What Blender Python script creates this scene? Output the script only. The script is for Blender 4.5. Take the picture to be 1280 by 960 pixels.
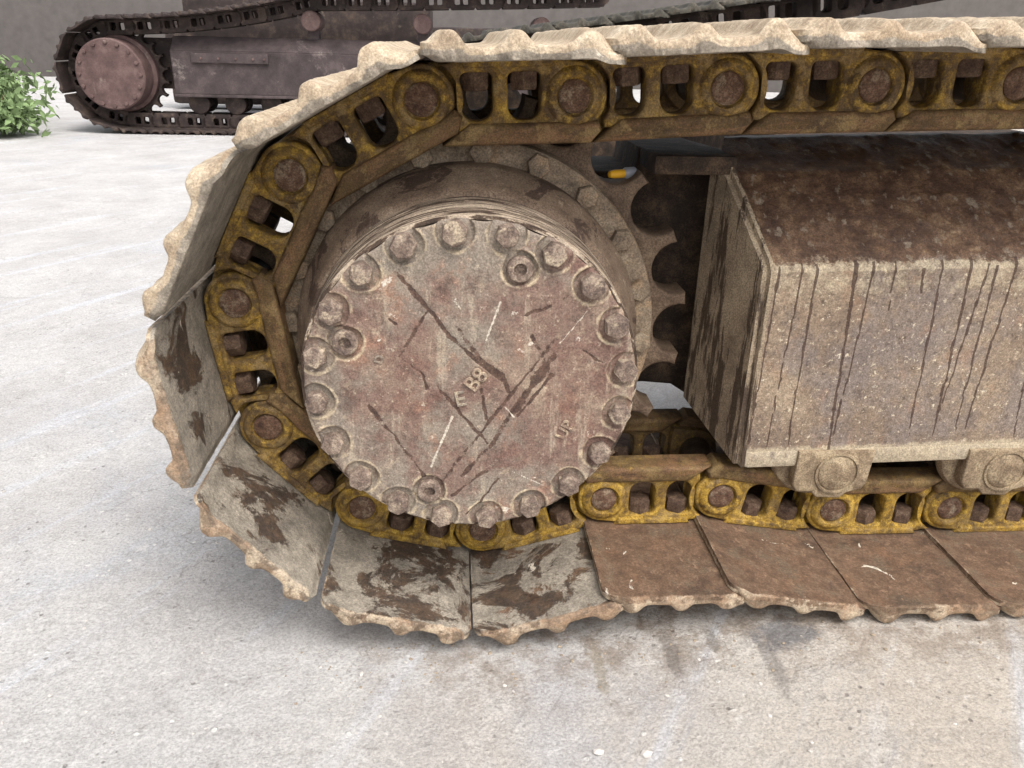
import bpy, bmesh, math, random
import numpy as np
from mathutils import Matrix, Vector

# ------------------------------------------------------------------ clear
for o in list(bpy.data.objects): bpy.data.objects.remove(o)
scene = bpy.context.scene
C = scene.collection
random.seed(7)
rng = np.random.default_rng(11)
Z0 = 0.455                      # height of the sprocket axle above the ground
P = 0.216                       # chain pitch

# ------------------------------------------------------------------ camera
def cam_axes(p, y, r):
    cp, sp, cy, sy = math.cos(p), math.sin(p), math.cos(y), math.sin(y)
    f = Vector((sy*cp, cy*cp, -sp)); rt = Vector((cy, -sy, 0)); up = rt.cross(f)
    c, s = math.cos(r), math.sin(r)
    return c*rt + s*up, -s*rt + c*up, f
cam_d = bpy.data.cameras.new('camera'); cam = bpy.data.objects.new('camera', cam_d); C.objects.link(cam)
rt, up, fw = cam_axes(0.4096045, 0.0784969, 0.0257961)
m = Matrix((rt, up, -fw)).transposed().to_4x4()
m.translation = Vector((-0.02277, -1.16957, 0.43336 + Z0))
cam.matrix_world = m
cam_d.sensor_width = 36; cam_d.lens = 984.553*36/1280
cam_d.clip_start = 0.02; cam_d.clip_end = 600
scene.camera = cam

# ------------------------------------------------------------------ light
SUN_EL, SUN_AZ = math.radians(58), math.radians(152)      # azimuth clockwise from +Y: behind and right of the camera
w = bpy.data.worlds.new('World'); scene.world = w; w.use_nodes = True
nt = w.node_tree; nt.nodes.clear()
sky = nt.nodes.new('ShaderNodeTexSky'); sky.sky_type = 'NISHITA'; sky.sun_disc = False
sky.sun_elevation = SUN_EL; sky.sun_rotation = SUN_AZ; sky.air_density = 1.0; sky.dust_density = 4.0; sky.ozone_density = 1.0
hs = nt.nodes.new('ShaderNodeHueSaturation'); hs.inputs['Saturation'].default_value = 0.22
bg = nt.nodes.new('ShaderNodeBackground'); bg.inputs['Strength'].default_value = 0.15
wo = nt.nodes.new('ShaderNodeOutputWorld')
nt.links.new(sky.outputs[0], hs.inputs['Color']); nt.links.new(hs.outputs[0], bg.inputs['Color']); nt.links.new(bg.outputs[0], wo.inputs[0])
sd = bpy.data.lights.new('sun', 'SUN'); sd.energy = 1.5; sd.angle = math.radians(35); sd.color = (1, .965, .91)
sun = bpy.data.objects.new('sun', sd); C.objects.link(sun)
dirv = Vector((math.sin(SUN_AZ)*math.cos(SUN_EL), math.cos(SUN_AZ)*math.cos(SUN_EL), math.sin(SUN_EL)))
sun.rotation_euler = dirv.to_track_quat('Z', 'Y').to_euler(); sun.location = (3, -4, 6)
vs = scene.view_settings; vs.view_transform = 'Standard'; vs.look = 'None'; vs.gamma = 1.0; vs.use_curve_mapping = False
vs.exposure = 0.82

# ------------------------------------------------------------------ numpy noise
def _hash(ix, iy, iz):
    h = (ix*374761393 + iy*668265263 + iz*2147483647 + 974711) & 0xffffffff
    h = ((h ^ (h >> 13))*1274126177) & 0xffffffff
    return ((h ^ (h >> 16)) & 0xffff)/65535.0
def vnoise(p, s):
    q = np.asarray(p, float)*s + 137.3
    i = np.floor(q).astype(np.int64); f = q - i; f = f*f*(3 - 2*f)
    r = 0
    for dx in (0, 1):
        for dy in (0, 1):
            for dz in (0, 1):
                wgt = (f[:, 0] if dx else 1-f[:, 0])*(f[:, 1] if dy else 1-f[:, 1])*(f[:, 2] if dz else 1-f[:, 2])
                r = r + wgt*_hash(i[:, 0]+dx, i[:, 1]+dy, i[:, 2]+dz)
    return r*2 - 1
def fbm(p, s, o=4):
    a, t = 1.0, 0
    for k in range(o):
        t = t + a*vnoise(p, s*2**k); a *= .5
    return t/1.9

# ------------------------------------------------------------------ materials
def ss(x, a, b):
    t = np.clip((x-a)/(b-a), 0, 1); return t*t*(3-2*t)
class NT:
    def __init__(s, name):
        s.m = bpy.data.materials.new(name); s.m.use_nodes = True; s.t = s.m.node_tree; s.t.nodes.clear()
        s.out = s.n('ShaderNodeOutputMaterial'); s.b = s.n('ShaderNodeBsdfPrincipled'); s.l(s.b.outputs[0], s.out.inputs[0])
        s.co = s.n('ShaderNodeTexCoord'); s.oi = s.n('ShaderNodeObjectInfo')
        off = s.math('MULTIPLY', s.oi.outputs['Random'], 37.0)
        v = s.n('ShaderNodeVectorMath'); v.operation = 'ADD'; s.l(s.co.outputs['Object'], v.inputs[0]); s.l(off, v.inputs[1])
        s.vec = v.outputs[0]
    def n(s, t): return s.t.nodes.new(t)
    def l(s, a, b): s.t.links.new(a, b)
    def put(s, sock, v):
        if isinstance(v, (int, float)): sock.default_value = v
        elif isinstance(v, tuple): sock.default_value = v if len(v) == 4 or sock.type == 'VECTOR' else (*v, 1)
        else: s.l(v, sock)
    def math(s, op, a, b=0.0, clamp=False):
        k = s.n('ShaderNodeMath'); k.operation = op; k.use_clamp = clamp; s.put(k.inputs[0], a); s.put(k.inputs[1], b); return k.outputs[0]
    def noise(s, scale, detail=5, rough=.6, vec=None, stretch=None, dist=0.0):
        k = s.n('ShaderNodeTexNoise'); k.inputs['Scale'].default_value = scale; k.inputs['Detail'].default_value = detail
        k.inputs['Roughness'].default_value = rough; k.inputs['Distortion'].default_value = dist
        vv = vec or s.vec
        if stretch:
            mp = s.n('ShaderNodeMapping'); mp.inputs['Scale'].default_value = stretch; s.l(vv, mp.inputs['Vector']); vv = mp.outputs[0]
        s.l(vv, k.inputs['Vector']); return k.outputs['Fac']
    def step(s, x, a, b, lo=0.0, hi=1.0):
        k = s.n('ShaderNodeMapRange'); k.interpolation_type = 'SMOOTHSTEP'
        s.put(k.inputs['Value'], x); s.put(k.inputs['From Min'], a); s.put(k.inputs['From Max'], b); s.put(k.inputs['To Min'], lo); s.put(k.inputs['To Max'], hi)
        return k.outputs[0]
    def ramp(s, x, stops):
        k = s.n('ShaderNodeValToRGB'); e = k.color_ramp.elements
        while len(e) < len(stops): e.new(.5)
        for q, (p, c) in zip(e, stops): q.position = p; q.color = (*c, 1)
        s.l(x, k.inputs[0]); return k.outputs[0]
    def mix(s, f, a, b, mode='MIX'):
        k = s.n('ShaderNodeMix'); k.data_type = 'RGBA'; k.blend_type = mode
        s.put(k.inputs[0], f); s.put(k.inputs[6], a); s.put(k.inputs[7], b); return k.outputs[2]
    def attr(s, name, typ='GEOMETRY'):
        k = s.n('ShaderNodeAttribute'); k.attribute_type = typ; k.attribute_name = name; return k.outputs['Fac']
    def upness(s):
        g = s.n('ShaderNodeNewGeometry'); x = s.n('ShaderNodeSeparateXYZ'); s.l(g.outputs['Normal'], x.inputs[0]); return x.outputs[2]
    def edge(s):
        g = s.n('ShaderNodeNewGeometry'); return g.outputs['Pointiness']
    def objcol(s):
        x = s.n('ShaderNodeSeparateColor'); s.l(s.oi.outputs['Color'], x.inputs[0]); return x.outputs
    def speck(s, col, scale, lo, hi, amt=1.0):
        k = s.noise(scale, 3, .7); f = s.step(k, .33, .67, lo, hi)
        c = s.n('ShaderNodeCombineColor')
        for i in range(3): s.l(f, c.inputs[i])
        return s.mix(amt, col, c.outputs[0], 'MULTIPLY')
    def fin(s, col, rough, bumps=(), metal=0.0, spec=.35):
        s.put(s.b.inputs['Base Color'], col); s.put(s.b.inputs['Roughness'], rough); s.put(s.b.inputs['Metallic'], metal)
        s.b.inputs['Specular IOR Level'].default_value = spec
        prev = None
        for h, st, d in bumps:
            k = s.n('ShaderNodeBump'); k.inputs['Strength'].default_value = st; k.inputs['Distance'].default_value = d
            s.l(h, k.inputs['Height'])
            if prev: s.l(prev, k.inputs['Normal'])
            prev = k.outputs[0]
        if prev: s.l(prev, s.b.inputs['Normal'])
        return s.m

def sr(r, g, b):       # sRGB 0..255 -> linear
    f = lambda c: (c/255/12.92) if c/255 <= .04045 else ((c/255+.055)/1.055)**2.4
    return (f(r), f(g), f(b))

def mat_link(name='chain_link_paint', worn=0.0):
    # obj.color: R yellow paint left, G dry pale dust
    t = NT(name); oc = t.objcol()
    n1 = t.noise(20, 8, .68); n2 = t.noise(75, 7, .72)
    brown = t.ramp(n1, [(.3, sr(70, 54, 36)), (.5, sr(98, 77, 48)), (.72, sr(124, 102, 68))])
    yel = t.ramp(n2, [(.28, sr(122, 92, 30)), (.5, sr(168, 132, 46)), (.72, sr(204, 170, 84))])
    thr = t.math('SUBTRACT', .64+worn, t.math('MULTIPLY', oc[0], .23))
    my = t.step(t.math('ADD', t.math('MULTIPLY', n1, .4), t.math('MULTIPLY', n2, .6)), t.math('SUBTRACT', thr, .11), t.math('ADD', thr, .11))
    c = t.mix(my, brown, yel)
    c = t.mix(t.step(t.noise(13, 8, .72, dist=.6), .50, .68, 0, .65), c, sr(88, 66, 44))
    c = t.mix(t.step(t.noise(110, 6, .8), .55, .68, 0, .55), c, sr(64, 47, 34))
    c = t.mix(t.math('MULTIPLY', t.step(t.noise(26, 9, .72), .5, .60), oc[1]), c, sr(150, 126, 84))
    if worn:
        c = t.mix(t.step(t.noise(14, 8, .75, stretch=(1, 1, 4)), .46, .62, 0, .8), c, sr(128, 96, 68))
        c = t.mix(t.step(t.noise(20, 8, .75, stretch=(1, 1, 3)), .55, .66, 0, .7), c, sr(66, 48, 38))
    c = t.speck(c, 420, .64, 1.22)
    return t.fin(c, t.step(n2, .3, .7, .5, .85), [(t.noise(40, 8, .72), .6, .007), (t.noise(300, 4, .75), .65, .0022)])
def mat_rail(): return mat_link('worn_rail_steel', .16)
def mat_rusty(name, a, b, c_, sc=40, speck=(.6, 1.3), rough=.75, bump=.5, dustc=None, dust=.0):
    t = NT(name); n = t.noise(sc, 8, .7)
    c = t.ramp(n, [(.3, a), (.5, b), (.7, c_)])
    if dustc:
        c = t.mix(t.step(t.noise(sc*.55, 8, .75, dist=.4), .52-dust*.2, .64-dust*.2, 0, .85), c, dustc)
    c = t.speck(c, 380, *speck)
    return t.fin(c, rough, [(t.noise(sc*1.5, 7, .7), bump, .005), (t.noise(350, 4, .7), bump, .0018)])
def mat_shoe():
    # obj.color: R = amount of pale dust, G = wet/bare brown patches, B = warm cream crust on the grouser side
    t = NT('track_shoe_steel'); oc = t.objcol()
    n1 = t.noise(7, 9, .68); n2 = t.noise(38, 8, .72)
    bare = t.ramp(n2, [(.28, sr(74, 57, 45)), (.48, sr(104, 82, 65)), (.62, sr(124, 98, 78)), (.8, sr(144, 108, 82))])
    bare = t.mix(t.step(t.noise(13, 7, .7), .5, .68, 0, .55), bare, sr(128, 96, 72))
    bare = t.mix(t.step(t.noise(19, 9, .75), .50, .62, 0, .6), bare, sr(94, 86, 72)); bare = t.mix(t.step(t.noise(9, 9, .75), .54, .62, 0, .6), bare, sr(70, 54, 44)); bare = t.mix(t.step(t.noise(46, 9, .75), .57, .64, 0, .6), bare, sr(150, 122, 98))
    grey = t.ramp(t.noise(24, 8, .7), [(.28, sr(104, 97, 88)), (.5, sr(144, 135, 122)), (.72, sr(176, 165, 149))])
    mask = t.noise(11, 10, .72, dist=.5)
    thr = t.math('SUBTRACT', .80, t.math('MULTIPLY', oc[0], .60))
    md = t.step(mask, t.math('SUBTRACT', thr, .02), t.math('ADD', thr, .025))
    c = t.mix(md, bare, grey)
    thr2 = t.math('SUBTRACT', .79, t.math('MULTIPLY', oc[1], .40))
    wet = t.step(t.noise(8.5, 10, .7, dist=.7), t.math('SUBTRACT', thr2, .015), t.math('ADD', thr2, .03))
    c = t.mix(t.math('MULTIPLY', wet, .9), c, t.mix(t.step(n2, .42, .6), sr(58, 46, 39), sr(86, 66, 51)))
    # flecks of pale mortar
    c = t.mix(t.step(t.noise(24, 7, .65, dist=1.0), .665, .685), c, sr(205, 195, 178))
    # crust on the outer (grouser) side, a property of the mesh
    cr = t.attr('crust')
    cream = t.ramp(t.noise(30, 8, .7), [(.3, sr(146, 126, 104)), (.5, sr(182, 164, 140)), (.7, sr(208, 193, 170))])
    cream = t.mix(t.step(t.noise(8, 9, .72), .52, .66, 0, .55), cream, sr(156, 134, 108)); al = t.oi.outputs['Alpha']; cream = t.mix(t.math('MULTIPLY', al, t.step(t.noise(24, 9, .75), .55, .66, 0, .55)), cream, sr(122, 99, 78)); cream = t.mix(t.math('MULTIPLY', al, t.step(t.noise(14, 9, .75), .54, .66, 0, .55)), cream, sr(146, 112, 86))
    k = t.math('MULTIPLY', t.step(t.math('ADD', cr, t.math('MULTIPLY', t.math('SUBTRACT', n2, .5), .9)), .42, .58), oc[2])
    c = t.mix(k, c, cream)
    ew = t.attr('rim')
    ec = t.mix(t.step(t.noise(31, 7, .7), .47, .56), t.mix(t.step(n1, .44, .56), sr(188, 170, 146), sr(148, 120, 95)), sr(112, 92, 74))
    c = t.mix(t.step(t.math('ADD', ew, t.math('MULTIPLY', t.math('SUBTRACT', n2, .5), 2.0)), .55, .85, 0, t.math('MULTIPLY', t.oi.outputs['Alpha'], .8)), c, ec)
    c = t.speck(c, 360, .74, 1.16); c = t.speck(c, 150, .84, 1.1)
    return t.fin(c, t.step(wet, 0, 1, .8, .55), [(t.noise(20, 8, .7), .35, .008), (n2, .4, .004), (t.noise(320, 4, .75), .55, .0018)])
def mat_hub():
    t = NT('hub_cover_casting')
    n1 = t.noise(11, 9, .7); n2 = t.noise(85, 7, .75); n3 = t.noise(6, 6, .65)
    c = t.ramp(n1, [(.30, sr(80, 61, 54)), (.44, sr(118, 94, 84)), (.56, sr(134, 114, 100)), (.70, sr(164, 146, 126))])
    c = t.mix(t.step(n3, .46, .60, 0, .75), c, sr(136, 128, 116))
    c = t.mix(t.step(t.noise(15, 9, .75), .53, .66, 0, .65), c, sr(148, 108, 88))
    c = t.mix(t.step(t.noise(8, 9, .74, dist=.5), .50, .60, 0, .6), c, sr(112, 82, 72)); c = t.mix(t.step(t.noise(26, 9, .78), .54, .62, 0, .6), c, sr(92, 76, 68)); c = t.mix(t.step(t.noise(34, 9, .78), .56, .66, 0, .4), c, sr(176, 160, 136)); c = t.mix(t.step(t.noise(9, 9, .7, stretch=(3.5, 1, .6)), .55, .64, 0, .5), c, sr(176, 162, 142))
    c = t.mix(t.step(n2, .56, .70, 0, .45), c, sr(98, 82, 74))
    c = t.mix(t.step(t.noise(120, 6, .75), .58, .67, 0, .5), c, sr(196, 182, 160))
    c = t.mix(t.step(t.noise(30, 7, .65), .66, .69, 0, .85), c, sr(206, 196, 182))
    nn = t.math('MULTIPLY', t.math('SUBTRACT', t.noise(42, 8, .75), .5), 1.7)
    c = t.mix(t.step(t.math('ADD', t.attr('dust'), nn), .40, .78, 0, .8), c, sr(194, 176, 148))
    sm = t.step(t.math('ADD', t.attr('scratch'), t.math('MULTIPLY', t.math('SUBTRACT', t.noise(95, 7, .8), .5), 2.2)), .40, .62)
    c = t.mix(t.math('MULTIPLY', sm, t.math('MULTIPLY', t.step(t.attr('scratch'), .02, .2), .9)), c, t.mix(t.step(n2, .4, .6), sr(62, 44, 38), sr(86, 64, 54)))
    c = t.mix(t.step(t.math('ADD', t.attr('chalk'), t.math('MULTIPLY', t.math('SUBTRACT', n2, .5), 2.0)), .5, .85, 0, .75), c, sr(206, 196, 180))
    c = t.speck(c, 400, .70, 1.2); c = t.speck(c, 170, .82, 1.12)
    return t.fin(c, .8, [(n1, .35, .007), (t.noise(90, 7, .75), .45, .003), (t.noise(400, 3, .75), .5, .0014)])
def mat_hubside():
    t = NT('hub_side_streaked')
    sep = t.n('ShaderNodeSeparateXYZ'); t.l(t.co.outputs['Object'], sep.inputs[0])
    n = t.noise(15, 8, .7, vec=t.co.outputs['Object'], stretch=(1, 18, 1)); n2 = t.noise(30, 8, .7)
    c = t.ramp(n, [(.40, sr(54, 42, 34)), (.49, sr(84, 68, 56)), (.52, sr(168, 151, 132)), (.7, sr(190, 174, 154))])
    c = t.mix(t.step(t.noise(9, 8, .7), .52, .66, 0, .7), c, sr(82, 64, 52))
    c = t.speck(c, 380, .65, 1.25)
    return t.fin(c, .78, [(n, .4, .003), (t.noise(350, 4, .7), .5, .0018)])
def mat_housing():
    t = NT('final_drive_housing')
    n1 = t.noise(16, 8, .7)
    c = t.ramp(n1, [(.3, sr(86, 70, 58)), (.5, sr(116, 98, 82)), (.7, sr(142, 124, 106))])
    c = t.mix(t.step(t.noise(10, 10, .72, dist=.6), .53, .57, 0, .85), c, sr(62, 47, 40))
    c = t.mix(t.step(t.noise(45, 7, .7), .58, .68, 0, .7), c, sr(158, 142, 122))
    c = t.speck(c, 380, .62, 1.28)
    return t.fin(c, .75, [(t.noise(30, 8, .7), .4, .006), (t.noise(340, 4, .7), .5, .0018)])
def mat_beam():
    t = NT('track_frame_side')
    n1 = t.noise(9, 8, .65); n2 = t.noise(75, 7, .72)
    c = t.ramp(n1, [(.30, sr(104, 89, 78)), (.5, sr(136, 118, 101)), (.70, sr(164, 146, 124))])
    c = t.mix(t.step(t.noise(7, 8, .7), .47, .62, 0, .7), c, sr(128, 117, 112))
    c = t.mix(t.step(n2, .54, .68, 0, .75), c, sr(90, 76, 66)); c = t.mix(t.step(t.noise(20, 9, .75, stretch=(1.6, 1, .5)), .53, .66, 0, .6), c, sr(106, 94, 88))
    c = t.mix(t.step(t.noise(23, 7, .6), .56, .70, 0, .35), c, sr(150, 116, 90))
    c = t.mix(t.step(t.noise(120, 5, .7), .59, .67, 0, .85), c, sr(206, 192, 168))
    c = t.mix(t.step(t.noise(58, 5, .6), .685, .705, 0, .9), c, sr(216, 206, 188))
    ed = t.attr('edge'); c = t.mix(t.step(t.math('ADD', ed, t.math('MULTIPLY', t.math('SUBTRACT', t.noise(40, 7, .7), .5), 1.2)), .4, .75, 0, .7), c, sr(190, 176, 150))
    mu = t.attr('mud'); k = t.step(t.math('ADD', mu, t.math('MULTIPLY', t.math('SUBTRACT', t.noise(34, 8, .75), .5), 1.3)), .42, .6)
    mud = t.ramp(t.noise(28, 8, .75), [(.3, sr(54, 38, 29)), (.48, sr(84, 61, 46)), (.60, sr(112, 87, 66)), (.70, sr(146, 124, 98))])
    mud = t.mix(t.step(t.noise(45, 6, .65, stretch=(1, .6, 1)), .58, .66, 0, .8), mud, sr(134, 120, 104))
    c = t.mix(k, c, mud); c = c
    dr = t.attr('drip'); sm = t.step(t.math('ADD', dr, t.math('MULTIPLY', t.math('SUBTRACT', t.noise(150, 5, .7), .5), .7)), .4, .6)
    c = t.mix(t.math('MULTIPLY', sm, .82), c, sr(64, 44, 36))
    c = t.speck(c, 400, .68, 1.24); c = t.speck(c, 170, .82, 1.12)
    r = t.step(k, 0, 1, .8, .5)
    return t.fin(c, r, [(n2, .5, .004), (t.noise(24, 8, .7), .35, .01), (t.noise(360, 4, .75), .5, .002)])
def mat_endplate():
    t = NT('frame_end_plate')
    st = t.noise(5, 9, .7, vec=t.co.outputs['Object'], stretch=(9, 9, 1)); n2 = t.noise(60, 7, .7)
    c = t.ramp(t.noise(14, 8, .7), [(.3, sr(104, 90, 74)), (.5, sr(140, 124, 104)), (.7, sr(164, 148, 124))])
    c = t.mix(t.step(st, .50, .55, 0, .9), c, sr(60, 46, 36))
    c = t.mix(t.step(n2, .58, .7, 0, .6), c, sr(92, 82, 66))
    c = t.speck(c, 390, .62, 1.28)
    return t.fin(c, .72, [(n2, .4, .004), (t.noise(350, 4, .7), .6, .002)])
def mat_ground():
    t = NT('concrete_yard'); vec = t.co.outputs['Object']
    big = t.noise(.55, 6, .6, vec); mid = t.noise(3.2, 8, .68, vec); fine = t.noise(40, 8, .72, vec); grit = t.noise(210, 4, .75, vec)
    c = t.ramp(mid, [(.30, sr(172, 168, 166)), (.5, sr(186, 183, 181)), (.70, sr(199, 197, 195))])
    sep = t.n('ShaderNodeSeparateXYZ'); t.l(vec, sep.inputs[0])
    # warm, clay-stained concrete in front of the track on the right, cooler to the left
    warm = t.step(t.math('ADD', t.math('ADD', t.math('MULTIPLY', sep.outputs[0], .9), t.math('MULTIPLY', sep.outputs[1], -.5)), t.math('MULTIPLY', t.math('SUBTRACT', big, .5), 1.4)), -.1, .95)
    c = t.mix(t.math('MULTIPLY', warm, .5), c, sr(186, 170, 148))
    c = t.mix(t.step(t.noise(1.3, 7, .65, vec, dist=.4), .52, .68, 0, .45), c, sr(170, 172, 180))
    # scrape marks left by tracks
    mp = t.n('ShaderNodeMapping'); mp.inputs['Rotation'].default_value = (0, 0, math.radians(-58)); t.l(vec, mp.inputs['Vector'])
    s1 = t.noise(3.0, 7, .7, mp.outputs[0], stretch=(.18, 2.6, 1)); s2 = t.noise(4.0, 7, .7, vec, stretch=(.35, 4.5, 1))
    c = t.mix(t.step(s1, .52, .66, 0, .5), c, sr(203, 206, 214))
    c = t.mix(t.step(s2, .57, .72, 0, .35), c, sr(150, 145, 140))
    c = t.mix(t.step(t.noise(16, 9, .75, vec), .53, .68, 0, .28), c, sr(156, 152, 149)); c = t.mix(t.step(fine, .55, .68, 0, .5), c, sr(150, 145, 141)); c = t.mix(t.step(t.noise(85, 7, .8, vec), .56, .66, 0, .55), c, sr(142, 137, 132))
    c = t.mix(t.step(fine, .45, .30, 0, .45), c, sr(222, 219, 214))
    def vor(scale, feat='F1', rnd=1.0, dist=None):
        k = t.n('ShaderNodeTexVoronoi'); k.feature = feat; k.inputs['Scale'].default_value = scale; k.inputs['Randomness'].default_value = rnd
        t.l(dist or vec, k.inputs['Vector']); return k.outputs['Distance']
    pit = t.math('MULTIPLY', t.step(vor(42), .17, .09), t.step(t.noise(5, 6, .7, vec), .47, .58))      # pits and dark grit
    c = t.mix(t.math('MULTIPLY', pit, .65), c, sr(108, 102, 98))
    chp = t.math('MULTIPLY', t.step(vor(29), .15, .08), t.step(t.noise(7, 6, .7, vec), .50, .60))       # pale crushed chips
    c = t.mix(t.math('MULTIPLY', chp, .8), c, sr(228, 226, 222))
    wv = t.n('ShaderNodeVectorMath'); wv.operation = 'ADD'
    nz = t.n('ShaderNodeTexNoise'); nz.inputs['Scale'].default_value = 6; nz.inputs['Detail'].default_value = 8; t.l(vec, nz.inputs['Vector'])
    t.l(vec, wv.inputs[0]); t.l(nz.outputs['Color'], wv.inputs[1])
    crk = t.math('MULTIPLY', t.step(vor(1.1, 'DISTANCE_TO_EDGE', 1.0, wv.outputs[0]), .0065, .0015), t.step(t.noise(2.2, 4, .6, vec), .46, .6))
    c = t.mix(t.math('MULTIPLY', crk, .5), c, sr(120, 114, 108))
    # short scuffs along and across the travel of the tracks
    sc1 = t.noise(26, 7, .75, mp.outputs[0], stretch=(.16, 2.4, 1)); sc2 = t.noise(20, 7, .75, vec, stretch=(.22, 2.6, 1))
    c = t.mix(t.step(sc1, .58, .67, 0, .5), c, sr(150, 146, 144)); c = t.mix(t.step(sc2, .58, .70, 0, .22), c, sr(214, 212, 210))
    # patchy darker brown under the track and along the foot of the shoes
    foot = t.math('MULTIPLY', t.step(t.math('ABSOLUTE', t.math('ADD', sep.outputs[1], .10)), .30, .05), t.step(sep.outputs[0], -.30, .05))
    c = t.mix(t.math('MULTIPLY', foot, t.step(t.noise(17, 9, .75, vec), .42, .62, 0, .75)), c, sr(122, 106, 90))
    # oil spot and run-off marks in front of the shoes
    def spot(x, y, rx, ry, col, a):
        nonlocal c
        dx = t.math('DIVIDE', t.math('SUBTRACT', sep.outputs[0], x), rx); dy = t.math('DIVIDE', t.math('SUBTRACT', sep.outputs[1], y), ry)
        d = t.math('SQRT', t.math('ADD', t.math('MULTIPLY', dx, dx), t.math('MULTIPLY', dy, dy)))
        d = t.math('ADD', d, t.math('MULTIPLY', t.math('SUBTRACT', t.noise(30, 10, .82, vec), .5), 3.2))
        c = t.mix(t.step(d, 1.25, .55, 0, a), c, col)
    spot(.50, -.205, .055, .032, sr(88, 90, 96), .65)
    spot(.46, -.26, .013, .07, sr(112, 108, 106), .5)
    spot(.315, -.22, .012, .05, sr(112, 104, 98), .65)
    spot(.385, -.20, .009, .03, sr(118, 112, 104), .6); spot(.20, -.24, .011, .06, sr(140, 130, 112), .6)
    g = t.step(grit, .32, .68, .74, 1.14); cc = t.n('ShaderNodeCombineColor')
    for i in range(3): t.l(g, cc.inputs[i])
    c = t.mix(1.0, c, cc.outputs[0], 'MULTIPLY')
    return t.fin(c, .74, [(mid, .3, .03), (sc1, .3, .006), (t.noise(16, 9, .75, vec), .45, .014), (fine, .8, .008), (t.math('SUBTRACT', chp, pit), .6, .004), (t.noise(150, 5, .75, vec), .7, .003)], spec=.4)
def plain(name, col, rough=.7, sc=30, var=.25, bump=.3):
    t = NT(name); a = tuple(x*(1-var) for x in col); b = tuple(min(1, x*(1+var)) for x in col)
    c = t.ramp(t.noise(sc, 7, .65), [(.3, a), (.7, b)])
    return t.fin(c, rough, [(t.noise(sc*3, 5, .7), bump, .004)])

M = dict(
    link=mat_link(), rail=mat_rail(), shoe=mat_shoe(), hub=mat_hub(), hubside=mat_hubside(), housing=mat_housing(),
    beam=mat_beam(), endplate=mat_endplate(), ground=mat_ground(),
    pin=mat_rusty('pin_end_steel', sr(62, 44, 36), sr(96, 70, 54), sr(130, 108, 90), 70, dustc=sr(140, 124, 104), dust=.1),
    nut=mat_rusty('rusty_nut', sr(54, 40, 34), sr(86, 66, 52), sr(118, 98, 80), 80),
    shoebolt=mat_rusty('rust_orange_bolt', sr(112, 70, 44), sr(158, 108, 74), sr(186, 148, 116), 60),
    bolt=mat_rusty('cover_bolt_steel', sr(72, 60, 55), sr(118, 101, 90), sr(168, 152, 134), 60, dustc=sr(176, 160, 138), dust=.0),
    ring=mat_rusty('sprocket_ring_dust', sr(92, 80, 68), sr(128, 112, 94), sr(152, 138, 118), 35, dustc=sr(150, 126, 100), dust=.1),
    sprocket=mat_rusty('sprocket_steel', sr(78, 62, 50), sr(106, 88, 72), sr(130, 112, 92), 25),
    roller=mat_rusty('roller_steel', sr(92, 76, 60), sr(132, 114, 92), sr(158, 142, 116), 32, dustc=sr(170, 152, 124), dust=.2),
    dark=mat_rusty('greasy_dark_steel', sr(30, 23, 18), sr(54, 42, 33), sr(92, 74, 57), 24, speck=(.6, 1.4), rough=.8, bump=.9),
    bush=mat_rusty('bushing_steel', sr(44, 36, 30), sr(70, 58, 48), sr(96, 82, 68), 40, rough=.5),
    bgframe=mat_rusty('faded_plum_paint', sr(46, 39, 38), sr(70, 60, 60), sr(94, 82, 80), 5, speck=(.7, 1.2), bump=.4, dustc=sr(140, 128, 122), dust=-.3),
    bgdark=mat_rusty('old_brown_steel', sr(34, 27, 25), sr(54, 44, 41), sr(88, 73, 64), 9, speck=(.6, 1.3), bump=.4, dustc=sr(118, 104, 92), dust=-.3),
    bghub=mat_rusty('maroon_hub_paint', sr(70, 53, 51), sr(92, 72, 69), sr(116, 95, 90), 8, speck=(.7, 1.2), bump=.4, dustc=sr(136, 120, 112), dust=-.2),
    fardark=mat_rusty('weathered_dark_shoe', sr(44, 42, 38), sr(72, 68, 60), sr(112, 104, 92), 14, speck=(.7, 1.25)),
    clod=plain('dry_dirt', sr(150, 136, 118), .9, 60, .3), stone=plain('pale_stone', sr(190, 184, 178)), wall=plain('pale_render', sr(92, 87, 84), .85, 5, .15),
    yellow=plain('yellow_paint', sr(214, 160, 40), .45, 20, .12), cap=plain('grey_plastic', sr(150, 152, 160), .4, 20, .15),
    leaf=plain('pale_leaf', sr(112, 132, 88), .7, 6, .4), stem=plain('stem', sr(96, 86, 60)),
)

# ------------------------------------------------------------------ mesh helpers
def mesh(name, v, f, smooth=30):
    me = bpy.data.meshes.new(name); me.from_pydata([tuple(map(float, p)) for p in v], [], [tuple(map(int, q)) for q in f]); me.update()
    return finish(me, smooth)
def finish(me, smooth=30):
    if smooth:
        me.polygons.foreach_set('use_smooth', [True]*len(me.polygons)); me.set_sharp_from_angle(angle=math.radians(smooth))
    me.update(); return me
def obj(name, me, mat, parent=None, loc=(0, 0, 0), rot=(0, 0, 0), scale=(1, 1, 1), label=None, kind=None, col=None):
    o = bpy.data.objects.new(name, me); C.objects.link(o); o.parent = parent; o.location = loc; o.rotation_euler = rot; o.scale = scale
    if mat and not me.materials: me.materials.append(mat)
    if label: o['label'] = label
    if kind: o['kind'] = kind
    if col: o.color = col
    return o
def thing(name, label, cat, loc=(0, 0, 0), rz=0, group=None, s=1):
    o = bpy.data.objects.new(name, None); C.objects.link(o); o.location = loc; o.rotation_euler = (0, 0, rz); o.scale = (s, s, s)
    o.empty_display_size = .1; o['label'] = label; o['category'] = cat
    if group: o['group'] = group
    return o
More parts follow.
